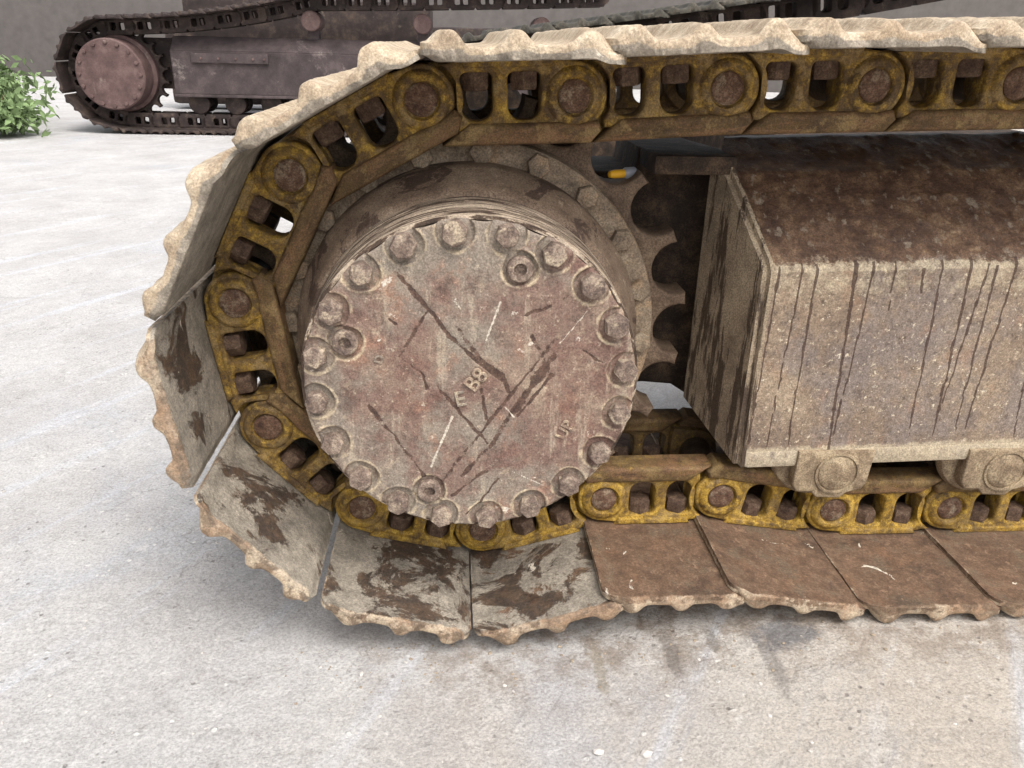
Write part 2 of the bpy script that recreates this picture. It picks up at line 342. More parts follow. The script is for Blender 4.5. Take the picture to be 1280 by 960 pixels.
def tag(o, label, cat, group=None):
    o['label'] = label; o['category'] = cat
    if group: o['group'] = group
    return o
def bm_new(): return bmesh.new()
def bm_add(bm, me, mtx=None):
    n = len(bm.verts); bm.from_mesh(me); bm.verts.ensure_lookup_table()
    if mtx is not None: bmesh.ops.transform(bm, matrix=mtx, verts=bm.verts[n:])
def bm_mesh(bm, name, smooth=30):
    me = bpy.data.meshes.new(name); bm.to_mesh(me); bm.free(); return finish(me, smooth)
def plate(name, outline, holes=(), y0=0, y1=.02, bev=.003, res=2, smooth=35):
    """flat shape drawn in (u, v) with holes, from depth y0 (camera side) to y1, edges rounded by bev"""
    cu = bpy.data.curves.new('t', 'CURVE'); cu.dimensions = '2D'; cu.fill_mode = 'BOTH'
    cu.extrude = max((y1-y0)/2 - bev, 1e-4); cu.bevel_depth = bev; cu.bevel_resolution = res; cu.offset = -bev
    for pts in [outline, *holes]:
        s = cu.splines.new('POLY'); s.points.add(len(pts)-1); s.use_cyclic_u = True
        for p, q in zip(s.points, pts): p.co = (q[0], q[1], 0, 1)
    o = bpy.data.objects.new('t', cu); C.objects.link(o)
    dg = bpy.context.evaluated_depsgraph_get(); me = bpy.data.meshes.new_from_object(o.evaluated_get(dg))
    bpy.data.objects.remove(o); bpy.data.curves.remove(cu); me.name = name
    me.materials.clear()
    yc = (y0+y1)/2; n = len(me.vertices); co = np.empty(n*3); me.vertices.foreach_get('co', co); co = co.reshape(-1, 3)
    co = np.stack([co[:, 0], yc - co[:, 2], co[:, 1]], 1); me.vertices.foreach_set('co', co.ravel())
    bm = bmesh.new(); bm.from_mesh(me); bmesh.ops.remove_doubles(bm, verts=bm.verts, dist=1e-5); bmesh.ops.recalc_face_normals(bm, faces=bm.faces)
    bm.to_mesh(me); bm.free()
    return finish(me, smooth)
def lathe(name, prof, seg=64, smooth=35, rfun=None):
    """prof: (r, y) from the camera side backwards, turned about the Y axis"""
    v, f = [], []
    for (r, y) in prof:
        for k in range(seg):
            a = 2*math.pi*k/seg; rr = r*(rfun(a, y) if rfun else 1)
            v.append((rr*math.cos(a), y, rr*math.sin(a)))
    for i in range(len(prof)-1):
        for k in range(seg):
            a, b = i*seg+k, i*seg+(k+1) % seg; f.append((a, b, b+seg, a+seg))
    for i, flip in ((0, True), (len(prof)-1, False)):
        if prof[i][0] > 1e-5: f.append([i*seg+k for k in (range(seg) if not flip else range(seg-1, -1, -1))])
    me = bpy.data.meshes.new(name); me.from_pydata(v, [], f); me.update()
    bm = bmesh.new(); bm.from_mesh(me); bmesh.ops.remove_doubles(bm, verts=bm.verts, dist=1e-6); bmesh.ops.recalc_face_normals(bm, faces=bm.faces); bm.to_mesh(me); bm.free()
    return finish(me, smooth)
def box(name, x0, x1, y0, y1, z0, z1, bev=.003, smooth=35):
    bm = bmesh.new(); bmesh.ops.create_cube(bm, size=1)
    for q in bm.verts: q.co = Vector(((x0+x1)/2+q.co.x*(x1-x0), (y0+y1)/2+q.co.y*(y1-y0), (z0+z1)/2+q.co.z*(z1-z0)))
    if bev: bmesh.ops.bevel(bm, geom=bm.edges[:], offset=bev, segments=2, affect='EDGES', profile=.6)
    return bm_mesh(bm, name, smooth)
def arc(cx, cy, r, a0, a1, n):
    return [(cx+r*math.cos(math.radians(a0+(a1-a0)*k/n)), cy+r*math.sin(math.radians(a0+(a1-a0)*k/n))) for k in range(n+1)]
def roundrect(x0, x1, y0, y1, rb, rt_, n=5):
    """window: corners rb on the rail side (low v), rt_ on the shoe side"""
    return (arc(x0+rb, y0+rb, rb, 180, 270, n)+arc(x1-rb, y0+rb, rb, 270, 360, n)+arc(x1-rt_, y1-rt_, rt_, 0, 90, n)+arc(x0+rt_, y1-rt_, rt_, 90, 180, n))
def attr(me, name, vals):
    a = me.attributes.new(name, 'FLOAT', 'POINT'); a.data.foreach_set('value', np.asarray(vals, np.float32))
def hexhead(name, r, h, seg=36, dome=.25, hexy=.85, socket=0):
    def rf(a, y):
        k = math.cos(math.pi/6)/math.cos((a % (math.pi/3))-math.pi/6); return (1-hexy)+hexy*k
    pr = [(r*.70, -h), (r*.90, -h+h*.03), (r*.985, -h+h*.16), (r, -h*.6), (r, 0)]
    if socket: pr = [(1e-6, -h*.35), (socket, -h*.35), (socket*1.08, -h*.96)] + pr
    else: pr = [(1e-6, -h*1.03)] + pr
    return lathe(name, pr, seg, 40, rf)

# ------------------------------------------------------------------ chain link: u along travel, v outwards to the shoe, origin at its pin
def link_mesh():
    win = [roundrect(-.0945, -.0475, -.031, .034, .020, .009), roundrect(-.1615, -.1155, -.031, .034, .020, .009)]
    out = arc(0, 0, .047, -62, 78, 14) + [(-.004, .0475), (-.022, .050), (-.04, .0525), (-.15, .0525), (-.163, .050)]
    out += arc(-P, 0, .0535, 58, -40, 10)[0:]
    out += [(-.174, -.045), (-.06, -.045), (.0, -.0475)]
    a = plate('a', out, win, .006, .048, .005, 2)
    # bushing end set inboard behind the next link's boss
    b = plate('b', arc(-P, 0, .046, 90, 270, 12) + [(-.170, -.050), (-.166, -.035), (-.166, .035), (-.170, .0505)], [], .030, .066, .003, 1)
    # rail flange along the inner side with slanted ends
    r = plate('r', [(-.190, -.064), (.024, -.064), (.040, -.047), (.034, -.033), (.010, -.036), (-.03, -.034), (-.15, -.034), (-.172, -.050)], [], -.002, .052, .008, 3)
    # raised boss ring round the pin end
    ring = lathe('ring', [(.0245, .010), (.0252, .002), (.0275, -.0006), (.0325, -.0010), (.0365, .0012), (.0405, .0056), (.043, .012)], 40)
    # seat flange under the shoe
    s = plate('s', [(-.155, .040), (-.03, .040), (-.022, .0522), (-.162, .0522)], [], .001, .05, .004, 2)
    bm = bm_new()
    for q in (a, b, ring, s): bm_add(bm, q)
    me = bm_mesh(bm, 'track_link', 38)
    return me, r
LINK, RAIL = link_mesh()
PIN = lathe('pin', [(1e-6, .0015), (.012, .001), (.0195, .002), (.0228, .0045), (.0242, .012), (.0242, .1)], 36)
NUT = hexhead('nut', .0215, .025, 24, hexy=.95)
NUT.transform(Matrix.Rotation(math.radians(90), 4, 'X'))      # axis -> v, head towards the chain's inside
NUT.transform(Matrix.Translation((0, 0, .034)))
NUT.transform(Matrix.Diagonal((1, 1, 1, 1)))
BUSH = lathe('bushing', [(.031, .05), (.031, .19)], 28)

# ------------------------------------------------------------------ track shoe
def shoe_profile(k=(1, 1, 1)):
    top, bot = [], []
    G = [-.180, -.095, -.008]
    us = np.linspace(-.206, .034, 81)
    for u in us:
        h = .0160
        for g, kk in zip(G, k):
            d = (u-g)/.0150
            h += .0150*kk*math.exp(-abs(d)**3.0) + .0035*math.exp(-((u-g)/.028)**2)
        base = .0525
        if u > .004: base -= .0065*ss((u-.004)/.026, 0, 1); h *= 1-.35*ss((u-.010)/.024, 0, 1)
        if u < -.186: base += .008*ss((-.186-u)/.02, 0, 1); h *= 1-.25*ss((-.192-u)/.014, 0, 1)
        top.append((u, base+h)); bot.append((u, base))
    return top, bot
def shoe_mesh(seed, y0=-.2, y1=.44, ny=84, wear=1.0):
    top, bot = shoe_profile(); n = len(top)
    ring = top + bot[::-1]; L = len(ring)
    rs_ = np.random.default_rng(seed+40); worn = np.array(shoe_profile(rs_.uniform(.6, 1.05, 3))[0] + bot[::-1])
    ring = np.array(ring); cen = np.stack([ring[:, 0], np.concatenate([np.array(bot)[:, 1]+.005, (np.array(bot)[:, 1]+.005)[::-1]])], 1)
    t = np.concatenate([[0, .0015, .004, .008], np.linspace(.018, .63, ny), [.636, .64]])
    shr = {0: .72, 1: .93, 2: 1.0}
    V, E, Cr = [], [], []
    for j, tt in enumerate(t):
        s = shr.get(j, 1.0) if tt < .3 else (.6 if j == len(t)-1 else 1.0)
        wk = max(0, 1-tt/.07)**1.3
        rr = cen + (ring+(worn-ring)*wk-cen)*np.array([1, s])
        uu = rr[:, 0].copy()
        # corners of the plate are worn round
        cut = .016*max(0, 1-tt/.018)**2
        mid = (-.206+.034)/2; half = .12
        rr[:, 0] = mid + (uu-mid)*(1-cut/half)
        V.append(np.stack([rr[:, 0], np.full(L, y0+tt), rr[:, 1]], 1)); E.append(np.full(L, max(0, 1-tt/.011)))
        Cr.append(np.concatenate([np.ones(n), np.zeros(n)]))
    V = np.concatenate(V); E = np.concatenate(E); Cr = np.concatenate(Cr)
    # crust also creeps round the ends of the plate
    uo = np.minimum(V[:, 0]+.206, .034-V[:, 0]); E = np.maximum(E, .7*np.clip(1-uo/.008, 0, 1))
    q = V + seed*3.17
    a = wear*np.clip(.0005+.0006*E, 0, 1)
    V = V + np.stack([fbm(q, 50)*a*1.2, fbm(q+9, 40)*a*2.4*(E > .2), fbm(q+5, 45)*a*1.2*(1+Cr) + vnoise(q+2, 9)*.0012], 1)
    F = []
    for j in range(len(t)-1):
        for k in range(L):
            k2 = (k+1) % L; F.append((j*L+k, (j+1)*L+k, (j+1)*L+k2, j*L+k2))
    m0 = len(t)-1
    for k in range(n-1):      # end faces
        F.append((k, k+1, L-2-k, L-1-k)); F.append((m0*L+k+1, m0*L+k, m0*L+L-1-k, m0*L+L-2-k))
    me = mesh('track_shoe', V, F, 50)
    bm = bmesh.new(); bm.from_mesh(me); bmesh.ops.recalc_face_normals(bm, faces=bm.faces); bm.to_mesh(me); bm.free(); finish(me, 55)
    attr(me, 'crust', np.clip(Cr, 0, 1)); attr(me, 'rim', E)
    return me
SHOES = [shoe_mesh(s) for s in range(5)]
SHOE_LOW = shoe_mesh(9, ny=2)
SBOLT = hexhead('shoe_bolt', .017, .014, 24, hexy=.95); SBOLT.transform(Matrix.Rotation(math.radians(90), 4, 'X'))

def pins_from(bottom, wrap, top):
    return bottom + wrap + top
def top_run(p, a, b, xend, flat=None):
    out = []; x, z = p
    while x < xend:
        sl = a + 2*b*(x+.1)
        if flat and x > flat: sl = 0.0
        n = math.hypot(1, sl); x += P/n; z += P*sl/n; out.append((x, z))
    return out
WRAP = [(.237, -.300), (.024, -.360), (-.184, -.310), (-.328, -.153), (-.357, .058), (-.258, .250), (-.068, .356), (.148, .365), (.367, .380)]

def chain(root, pins, yout, detail, mats, cols=None, shoe_y=0.0, shoes=True, shoe_meshes=None, inner=True):
    for i in range(1, len(pins)):
        (x0, z0), (x1, z1) = pins[i-1], pins[i]
        d = math.hypot(x1-x0, z1-z0); ph = math.atan2(z1-z0, x1-x0); s = d/P
        rot = (0, -ph, 0); loc = (x1, yout, z1+Z0)
        lc, sc = cols(i, x1, z1) if cols else ((.5, .2, 0, 1), (.5, .3, 1, 1))
        for side in ((0, 1) if inner else (0,)):
            lk = obj('track_link', LINK_L[side] if detail else LINK_F[side], mats['link'], root, (x1, yout + (.24 if side else 0), z1+Z0), rot, (s, 1, 1), col=lc if not side else (.12, 0, 0, 1))
            if detail:
                obj('rail', RAIL_L[side], mats['rail'], lk, col=lc)
                obj('pin', PIN_L[side], mats['pin'], lk, col=lc)
                for u in (-.070, -.139):
                    obj('nut', NUT, mats['nut'], lk, (u, .028 if not side else -.028, 0), (0, 0, random.uniform(0, 1)))
                if not side: obj('bushing', BUSH, mats['bush'], lk)
        if shoes:
            sm = shoe_meshes[i % len(shoe_meshes)]
            so = obj('track_shoe', sm, mats['shoe'], root, (x1, yout+shoe_y, z1+Z0), rot, (s, 1, 1), col=sc)
            if detail:
                for u in (-.053, -.137):
                    for yy in (.035, .205):
                        obj('shoe_bolt', SBOLT, mats['shoebolt'], so, (u, yy, .0625), (0, 0, random.uniform(0, 1)))
def mirrored(me):
    m2 = me.copy(); m2.transform(Matrix.Diagonal((1, -1, 1, 1))); m2.flip_normals(); return m2
LINK_L = [LINK, mirrored(LINK)]; RAIL_L = [RAIL, mirrored(RAIL)]; PIN_L = [PIN, mirrored(PIN)]
def with_mat(mes, mat): 
    out = []
    for me in mes:
        k = me.copy(); k.materials.clear(); k.materials.append(mat); out.append(k)
    return out

# ------------------------------------------------------------------ ground
def make_ground():
    def axis(a, b, c, fine, far):
        mid = list(np.arange(b, c, fine)); lo = []; hi = []; x = b; st = fine
        while x > a: st *= 1.25; x -= st; lo.append(x)
        x = mid[-1]; st = fine
        while x < far: st *= 1.25; x += st; hi.append(x)
        return np.array(lo[::-1]+mid+hi)
    xs = axis(-300, -1.6, 1.6, .012, 300); ys = axis(-300, -.75, 1.4, .012, 300)
    X, Y = np.meshgrid(xs, ys); p = np.stack([X.ravel(), Y.ravel(), 0*X.ravel()], 1)
    z = fbm(p, 3.0, 5)*.004 + fbm(p, 26, 3)*.0016
    z += .041*ss(p[:, 0], .12, .62)*(1-ss(np.abs(p[:, 1]-.1), .9, 2.5)) - .006
    fade = 1-ss(np.hypot(p[:, 0], p[:, 1]), 6, 20)
    p[:, 2] = z*fade
    nx, ny = len(xs), len(ys); idx = np.arange(nx*ny).reshape(ny, nx)
    F = np.stack([idx[:-1, :-1], idx[:-1, 1:], idx[1:, 1:], idx[1:, :-1]], -1).reshape(-1, 4)
    me = bpy.data.meshes.new('ground'); me.vertices.add(len(p)); me.vertices.foreach_set('co', p.ravel())
    me.loops.add(F.size); me.loops.foreach_set('vertex_index', F.ravel()); me.polygons.add(len(F)); me.polygons.foreach_set('loop_start', np.arange(0, F.size, 4)); me.update(calc_edges=True)
    me.polygons.foreach_set('use_smooth', [True]*len(F))
    return obj('ground', me, M['ground'], kind='structure')
ground = make_ground()
def gz(x, y):
    p = np.array([[x, y, 0.]]); z = fbm(p, 3.0, 5)*.004 + fbm(p, 26, 3)*.0016 + .041*ss(p[:, 0], .12, .62)*(1-ss(np.abs(p[:, 1]-.1), .9, 2.5)) - .006
    return float((z*(1-ss(np.hypot(x, y), 6, 20)))[0])

# ------------------------------------------------------------------ the near machine
root = thing('excavator_undercarriage', 'mud-caked excavator crawler undercarriage with yellow chain links and round bolted drive hub', 'excavator track')
bottom = [(.88+P*k, -.331) for k in range(6, -1, -1)] + [(.659, -.331), (.447, -.298)]
near = bottom + WRAP + top_run(WRAP[-1], .035, .0, 2.2)
def near_cols(i, x, z):
    # link: R yellow paint left, G dry dust.  shoe: R dust, G wet bare patches, B crust outside
    if z < -.2 and x > -.25: lc = (.74, .45, 0, 1)
    elif x < -.05 and z < .1: lc = (.46, .7, 0, 1)
    else: lc = (.44, .75, 0, 1)
    if z < -.2 and x > .2: sc = (.22, .16, 1, 1)
    elif z < -.2 and x > -.05: sc = (.62, .72, 1, 1)
    elif z < -.2: sc = (.98, .70, 1, 1)
    elif z < .2: sc = (1.1, .60, 1, .9)
    else: sc = (.95, .3, 1, .12)
    return lc, sc
chain(root, near, 0.0, True, M, near_cols, shoe_meshes=SHOES)

# --- sprocket
def sprocket_mesh():
    N = 21; pts = []; R0 = .361; rr = .0445; ph = math.radians(100.8)
    for k in range(N):
        a = ph + 2*math.pi*k/N; cx, cy = R0*math.cos(a), R0*math.sin(a)
        for j in range(15):
            b = a + math.pi + math.radians(-(-98 + 196*j/14))
            pts.append((cx+rr*math.cos(b), cy+rr*math.sin(b)))
    return plate('sprocket', pts, [], .085, .155, .006, 2)
spk = obj('sprocket', sprocket_mesh(), M['sprocket'], root, (0, 0, Z0), label='toothed drive sprocket behind the hub')
obj('bolt_ring', lathe('bolt_ring', [(.255, .044), (.296, .044), (.302, .048), (.304, .056), (.304, .09)], 128), M['ring'], spk)
SPB = hexhead('sb', .0185, .013, 24, hexy=1.0)
for k in range(20):
    a = math.radians(68.5 - 18*k)
    obj('bolt', SPB, M['ring'], spk, (.2835*math.cos(a), .044, .2835*math.sin(a)), (0, random.uniform(0, 1), 0))

# --- final drive housing and hub
hub = obj('final_drive', lathe('final_drive', [(.215, -.160), (.2262, -.170), (.2315, -.169), (.2325, -.163), (.2310, -.158), (.2328, -.152), (.2330, -.128), (.2316, -.124), (.2332, -.119), (.2345, -.092), (.2335, -.088), (.2352, -.083), (.2365, -.05)], 160), M['hubside'], root, (0, 0, Z0), label='round final drive drum with streaked sides')
obj('flange', lathe('flange', [(.234, -.064), (.2405, -.062), (.2450, -.056), (.2500, -.040), (.2580, -.016), (.2650, -.004), (.2680, .008), (.2690, .05)], 128), M['housing'], hub)
BR = .2126; BA = [96-18*k for k in range(20)]
PLUGS = [(.062, .164), (-.168, .063), (-.061, -.166)]
DARK = [[(-0.1, 0.16), (-0.061, 0.114), (-0.027, 0.068), (0.01, 0.032), (0.052, -0.002)], [(-0.061, 0.106), (-0.096, 0.044), (-0.068, 0.016), (-0.063, -0.004)], [(-0.048, -0.002), (0.021, -0.088)],
        [(-0.142, -0.03), (-0.103, -0.084), (-0.069, -0.142)], [(-0.044, -0.152), (0.021, -0.061), (0.092, 0.038), (0.108, 0.067)], [(-0.014, -0.143), (0.032, -0.085), (0.089, 0.009), (0.111, 0.044)],
        [(0.056, -0.046), (0.109, 0.04)], [(0.073, 0.101), (0.13, 0.127)], [(0.012, -0.007), (0.02, -0.051)], [(-0.006, -0.208), (0.039, -0.148)], [(-0.028, -0.175), (0.021, -0.134)],
        [(0.081, 0.071), (0.104, 0.026)], [(0.15, 0.049), (0.183, 0.029)], [(-0.018, 0.082), (0.011, 0.038), (0.042, 0.014), (0.051, -0.01)], [(0.067, -0.047), (0.11, 0.014)], [(-0.111, 0.095), (-0.103, 0.088)]]
DW = [.0027, .0022, .0021, .0026, .0023, .0030, .0062, .0034, .0032, .0017, .0020, .0036, .0018, .0040, .0026, .0018]
WHITE = [[(0.037, 0.119), (0.019, 0.066)], [(-0.027, -0.048), (-0.058, -0.127)], [(0.155, 0.109), (0.119, 0.061)], [(0.058, -0.136), (0.106, -0.161)], [(0.047, -0.034), (0.059, -0.049)]]
WW = [.0016, .0022, .001, .0009, .0012]
def segdist(x, z, a, b):
    ax, az = a; dx, dz = b[0]-ax, b[1]-az; t = np.clip(((x-ax)*dx+(z-az)*dz)/(dx*dx+dz*dz), 0, 1)
    return np.hypot(x-ax-t*dx, z-az-t*dz), t
def cover_mesh():
    st = .00165; Rm = .2295; nr = int(Rm/st); V = [(0., 0.)]; starts = [0]; cnt = [1]
    for i in range(1, nr+1):
        n = 6*i; a = np.arange(n)*2*np.pi/n; r = Rm*i/nr; starts.append(len(V)); cnt.append(n); V += list(zip(r*np.cos(a), r*np.sin(a)))
    V = np.array(V); F = []
    for i in range(1, nr+1):
        s0, n0, s1, n1 = starts[i-1], cnt[i-1], starts[i], cnt[i]
        for sct in range(6):
            for k in range(i):
                o1 = s1 + (sct*i+k) % n1; o2 = s1 + (sct*i+k+1) % n1
                i1 = s0 + ((sct*(i-1)+k) % n0 if n0 > 1 else 0); i2 = s0 + ((sct*(i-1)+k+1) % n0 if n0 > 1 else 0)
                F.append((i1, o1, o2))
                if k < i-1: F.append((i1, o2, i2))
    x, z = V[:, 0], V[:, 1]; r = np.hypot(x, z); th = np.arctan2(z, x)
    # edge pulled in between bolts on the lower half
    sc = 1 - .018*(.5-.5*np.cos(th*20-math.radians(96*20)))*ss(r, .19, .2295)
    x, z = x*sc, z*sc; r = np.hypot(x, z)
    p3 = np.stack([x, z, 0*x], 1)
    h = fbm(p3, 14, 4)*.0012 + fbm(p3, 120, 3)*.0005
    h -= .004*ss(r, .221, .2295)**2                                   # rounded rim
    dust = .30*ss(r, .15, .225)
    for (bx, bz, rad) in [(BR*math.cos(math.radians(a)), BR*math.sin(math.radians(a)), .0255) for a in BA] + [(*q, .024) for q in PLUGS]:
        d = np.hypot(x-bx, z-bz); wob = .0012*np.sin(3*np.arctan2(z-bz, x-bx)+bx*90)
        h += -.0050*(1-ss(d+wob, rad-.0022, rad)) + .0010*np.exp(-((d+wob-rad-.0018)/.0018)**2)*(.6+.6*np.sin(2*np.arctan2(z-bz, x-bx)+bz*70))
        dust = np.maximum(dust, .62*np.exp(-((d-rad-.001)/.0045)**2))
    scr = np.zeros(len(x)); wx = x + vnoise(p3, 120)*.0012 + vnoise(p3, 60)*.0018 + vnoise(p3, 25)*.0022; wz = z + vnoise(p3+7, 120)*.0012 + vnoise(p3+7, 60)*.0018 + vnoise(p3+3, 25)*.0022
    for pl, wd in zip(DARK, DW):
        for a, b in zip(pl[:-1], pl[1:]):
            d, t = segdist(wx, wz, a, b); wn = wd*(1+.7*vnoise(p3+wd*900, 55)); scr = np.maximum(scr, (1-ss(d, wn*.4, wn*1.7))*(.75+.35*vnoise(p3+2, 40)))
    chk = np.zeros(len(x))
    for pl, wd in zip(WHITE, WW):
        for a, b in zip(pl[:-1], pl[1:]):
            d, t = segdist(x, z, a, b); chk = np.maximum(chk, 1-ss(d, wd*.4, wd*1.5))
    h -= scr*.0008
    me = mesh('cover', np.stack([x, -.178 - h, z], 1), [f[::-1] for f in F], 60)
    bm = bmesh.new(); bm.from_mesh(me); bmesh.ops.recalc_face_normals(bm, faces=bm.faces); bm.to_mesh(me); bm.free()
    if me.polygons[0].normal.y > 0: me.flip_normals()
    finish(me, 0); me.polygons.foreach_set('use_smooth', [True]*len(me.polygons))
    attr(me, 'scratch', scr); attr(me, 'dust', dust); attr(me, 'chalk', chk)
    return me
cover = obj('hub_cover', cover_mesh(), M['hub'], root, (0, 0, Z0), label='round grey hub cover, scratched and ringed with bolts')
CB = [hexhead('cover_bolt', .0168, .0160, 36, hexy=h_) for h_ in (.75, .9, 1.0)]
for k, a in enumerate(BA):
    a = math.radians(a)
    obj('bolt', CB[k % 3], M['bolt'], cover, (BR*math.cos(a), -.1735, BR*math.sin(a)), (random.uniform(-.05, .05), random.uniform(0, 1), random.uniform(-.05, .05)), (random.uniform(.93, 1.06),)*3)
PL = hexhead('plug', .0175, .012, 36, hexy=.1, socket=.008)
for q in PLUGS: obj('plug', PL, M['bolt'], cover, (q[0], -.1725, q[1]), (0, random.uniform(0, 1), 0))
def cast_text(txt, size, x, z, ang):
    cu = bpy.data.curves.new('t', 'FONT'); cu.body = txt; cu.size = size; cu.extrude = .0016; cu.bevel_depth = .0004; cu.align_x = 'CENTER'; cu.align_y = 'CENTER'
    o = bpy.data.objects.new('t', cu); C.objects.link(o); dg = bpy.context.evaluated_depsgraph_get(); me = bpy.data.meshes.new_from_object(o.evaluated_get(dg))
    bpy.data.objects.remove(o); me.materials.clear(); me.transform(Matrix.Rotation(math.radians(90), 4, 'X')); finish(me, 40)
    attr(me, 'scratch', [0]*len(me.vertices)); attr(me, 'dust', [.5]*len(me.vertices)); attr(me, 'chalk', [0]*len(me.vertices))
    obj('cast_lettering', me, M['hub'], cover, (x, -.1785, z), (0, -math.radians(ang), 0))
cast_text('E', .031, -.016, -.021, 12); cast_text('B8', .031, .006, .008, 52); cast_text('UP', .024, .132, -.070, 62); cast_text('D', .016, -.124, .039, 75)

# --- track frame beam
def lerp(a, b, t): return a+(b-a)*t
DRIPS = [(.471, .12, .467, -.152, .0016), (.507, .125, .499, -.155, .0014), (.530, .123, .534, -.155, .0018), (.591, .134, .606, -.17, .0026), (.620, .124, .612, -.139, .0018),
         (.699, .120, .704, .084, .0022), (.729, .124, .741, -.145, .0018), (.775, .128, .785, -.15, .0022), (.803, .118, .786, -.13, .0016), (.817, .116, .822, -.145, .0018),
         (.848, .126, .840, -.137, .0018), (.912, .02, .928, -.16, .0016), (.885, .13, .889, .02, .0012), (.96, .13, .955, -.1, .0016), (1.02, .13, 1.03, -.15, .0018), (.655, .13, .657, .06, .0012)]
def beam_mesh():
    xs = np.concatenate([np.arange(.455, 1.06, .0026), np.linspace(1.07, 2.3, 40)])
    sec = []                      # (y, z, mud, edge) round the section from the lower back up the front and over
    for t in np.linspace(0, 1, 125): sec.append((-.030, lerp(-.205, .118, t), .0+.30*ss(t, .90, 1.0), .85*(1-ss(t, .03, .12)) + .55*ss(t, .80, .93)))
    for t in np.linspace(0, 1, 7)[1:]:
        a = math.radians(180-t*48); sec.append((-.030+.018+.018*math.cos(a), .118+.018*math.sin(a), .30+.22*t, .7))
    y0, z0 = sec[-1][:2]
    for t in np.linspace(0, 1, 56)[1:]: sec.append((lerp(y0, .10, t), lerp(z0, .250, t), .52+.55*min(1, t*3), .5*max(0, 1-t*6)))
    for t in np.linspace(0, 1, 20)[1:]: sec.append((lerp(.10, .21, t), lerp(.250, .292, t), 1.2, 0))
    for (y, z) in [(.24, .292), (.27, .25), (.27, -.205)]: sec.append((y, z, 1, 0))
    sec = np.array(sec); n = len(sec); X = np.repeat(xs, n); S = np.tile(sec, (len(xs), 1))
    Y, Zz = S[:, 0].copy(), S[:, 1].copy(); p = np.stack([X, Y, Zz], 1)
    sl = Zz + (X-.46)*.028
    top = ss(S[:, 2], .5, .9)
    hh = fbm(p, 14, 4)*.0045 + np.clip(fbm(p+4, 60, 3)-.22, 0, 1)*.009*ss(vnoise(p+6, 9), -.2, .6) + fbm(p+8, 120, 2)*.0009
    xst = .452-.058*(1-np.clip(np.abs(Y-.12)/.157, 0, 1))+.012; X = X + (xst-.455)*(1-ss(X, .455, .50))
    Y = Y - (fbm(p, 16, 4)*.0012)*(1-top) - .35*hh*top; sl = sl + hh*top
    drip = np.zeros(len(X)); wx = X + vnoise(p*np.array([0, 0, 1]) + np.array([[3, 1, 0]]), 38)*.0022 + vnoise(np.stack([X*3, 0*X, Zz], 1), 90)*.0012
    for (xa, za, xb, zb, wd) in DRIPS:
        t = (za-Zz)/(za-zb); xx = lerp(xa, xb, t); wv = wd*(1.15 - .35*np.clip(t, 0, 1))
        drip = np.maximum(drip, (1-ss(np.abs(wx-xx), wv*.5, wv*1.5))*(t > -.03)*(1-ss(t, 1.05, 1.16))*(S[:, 0] < -.02))
    F = []
    idx = np.arange(len(X)).reshape(len(xs), n)
    F = np.stack([idx[:-1, :-1], idx[1:, :-1], idx[1:, 1:], idx[:-1, 1:]], -1).reshape(-1, 4)
    me = bpy.data.meshes.new('beam'); V = np.stack([X, Y, sl], 1)
    me.vertices.add(len(V)); me.vertices.foreach_set('co', V.ravel()); me.loops.add(F.size); me.loops.foreach_set('vertex_index', F.ravel())
    me.polygons.add(len(F)); me.polygons.foreach_set('loop_start', np.arange(0, F.size, 4)); me.update(calc_edges=True); finish(me, 60)
    attr(me, 'mud', S[:, 2]*(1.0)); attr(me, 'edge', S[:, 3]); attr(me, 'drip', drip)
    return me
frame = obj('track_frame', beam_mesh(), M['beam'], root, (0, 0, Z0), label='heavy box frame beam with mud-caked sloping top and drip-streaked side')
def flat_attr(me, **k):
    for q in ('mud', 'edge', 'drip'): attr(me, q, [k.get(q, 0)]*len(me.vertices))
    return me
low = box('bottom_plate', .458, 2.3, -.0325, .274, -.2215, -.190, .008); low.transform(Matrix.Translation((-.46, 0, 0))); low.transform(Matrix.Rotation(-.028, 4, 'Y')); low.transform(Matrix.Translation((.46, 0, 0)))
obj('bottom_plate', flat_attr(low, edge=.75), M['beam'], frame)
def end_plate_mesh():
    ol = [(-.0325, -.218), (-.0325, .120), (-.024, .138), (.080, .252), (.092, .270), (.12, .272), (.12, -.155)]
    def xe(y): return .452 - .058*(1-min(1, abs(y-.12)/.157))
    bm = bmesh.new()
    for mir in (0, 1):
        pts = [((y if not mir else .24-y), z) for y, z in ol]
        f1 = [bm.verts.new((xe(y), y, z)) for y, z in pts]; f2 = [bm.verts.new((xe(y)+.022, y, z)) for y, z in pts]
        bm.faces.new(f1); bm.faces.new(f2[::-1])
        for k in range(len(pts)-1): bm.faces.new((f1[k+1], f1[k], f2[k], f2[k+1]))
    bmesh.ops.remove_doubles(bm, verts=bm.verts, dist=1e-5); bmesh.ops.recalc_face_normals(bm, faces=bm.faces)
    bmesh.ops.bevel(bm, geom=[e for e in bm.edges if len(e.link_faces) == 2 and e.calc_face_angle(0) > .6], offset=.008, segments=4, affect='EDGES')
    return bm_mesh(bm, 'end_plate', 50)
obj('end_plate', end_plate_mesh(), M['endplate'], frame)
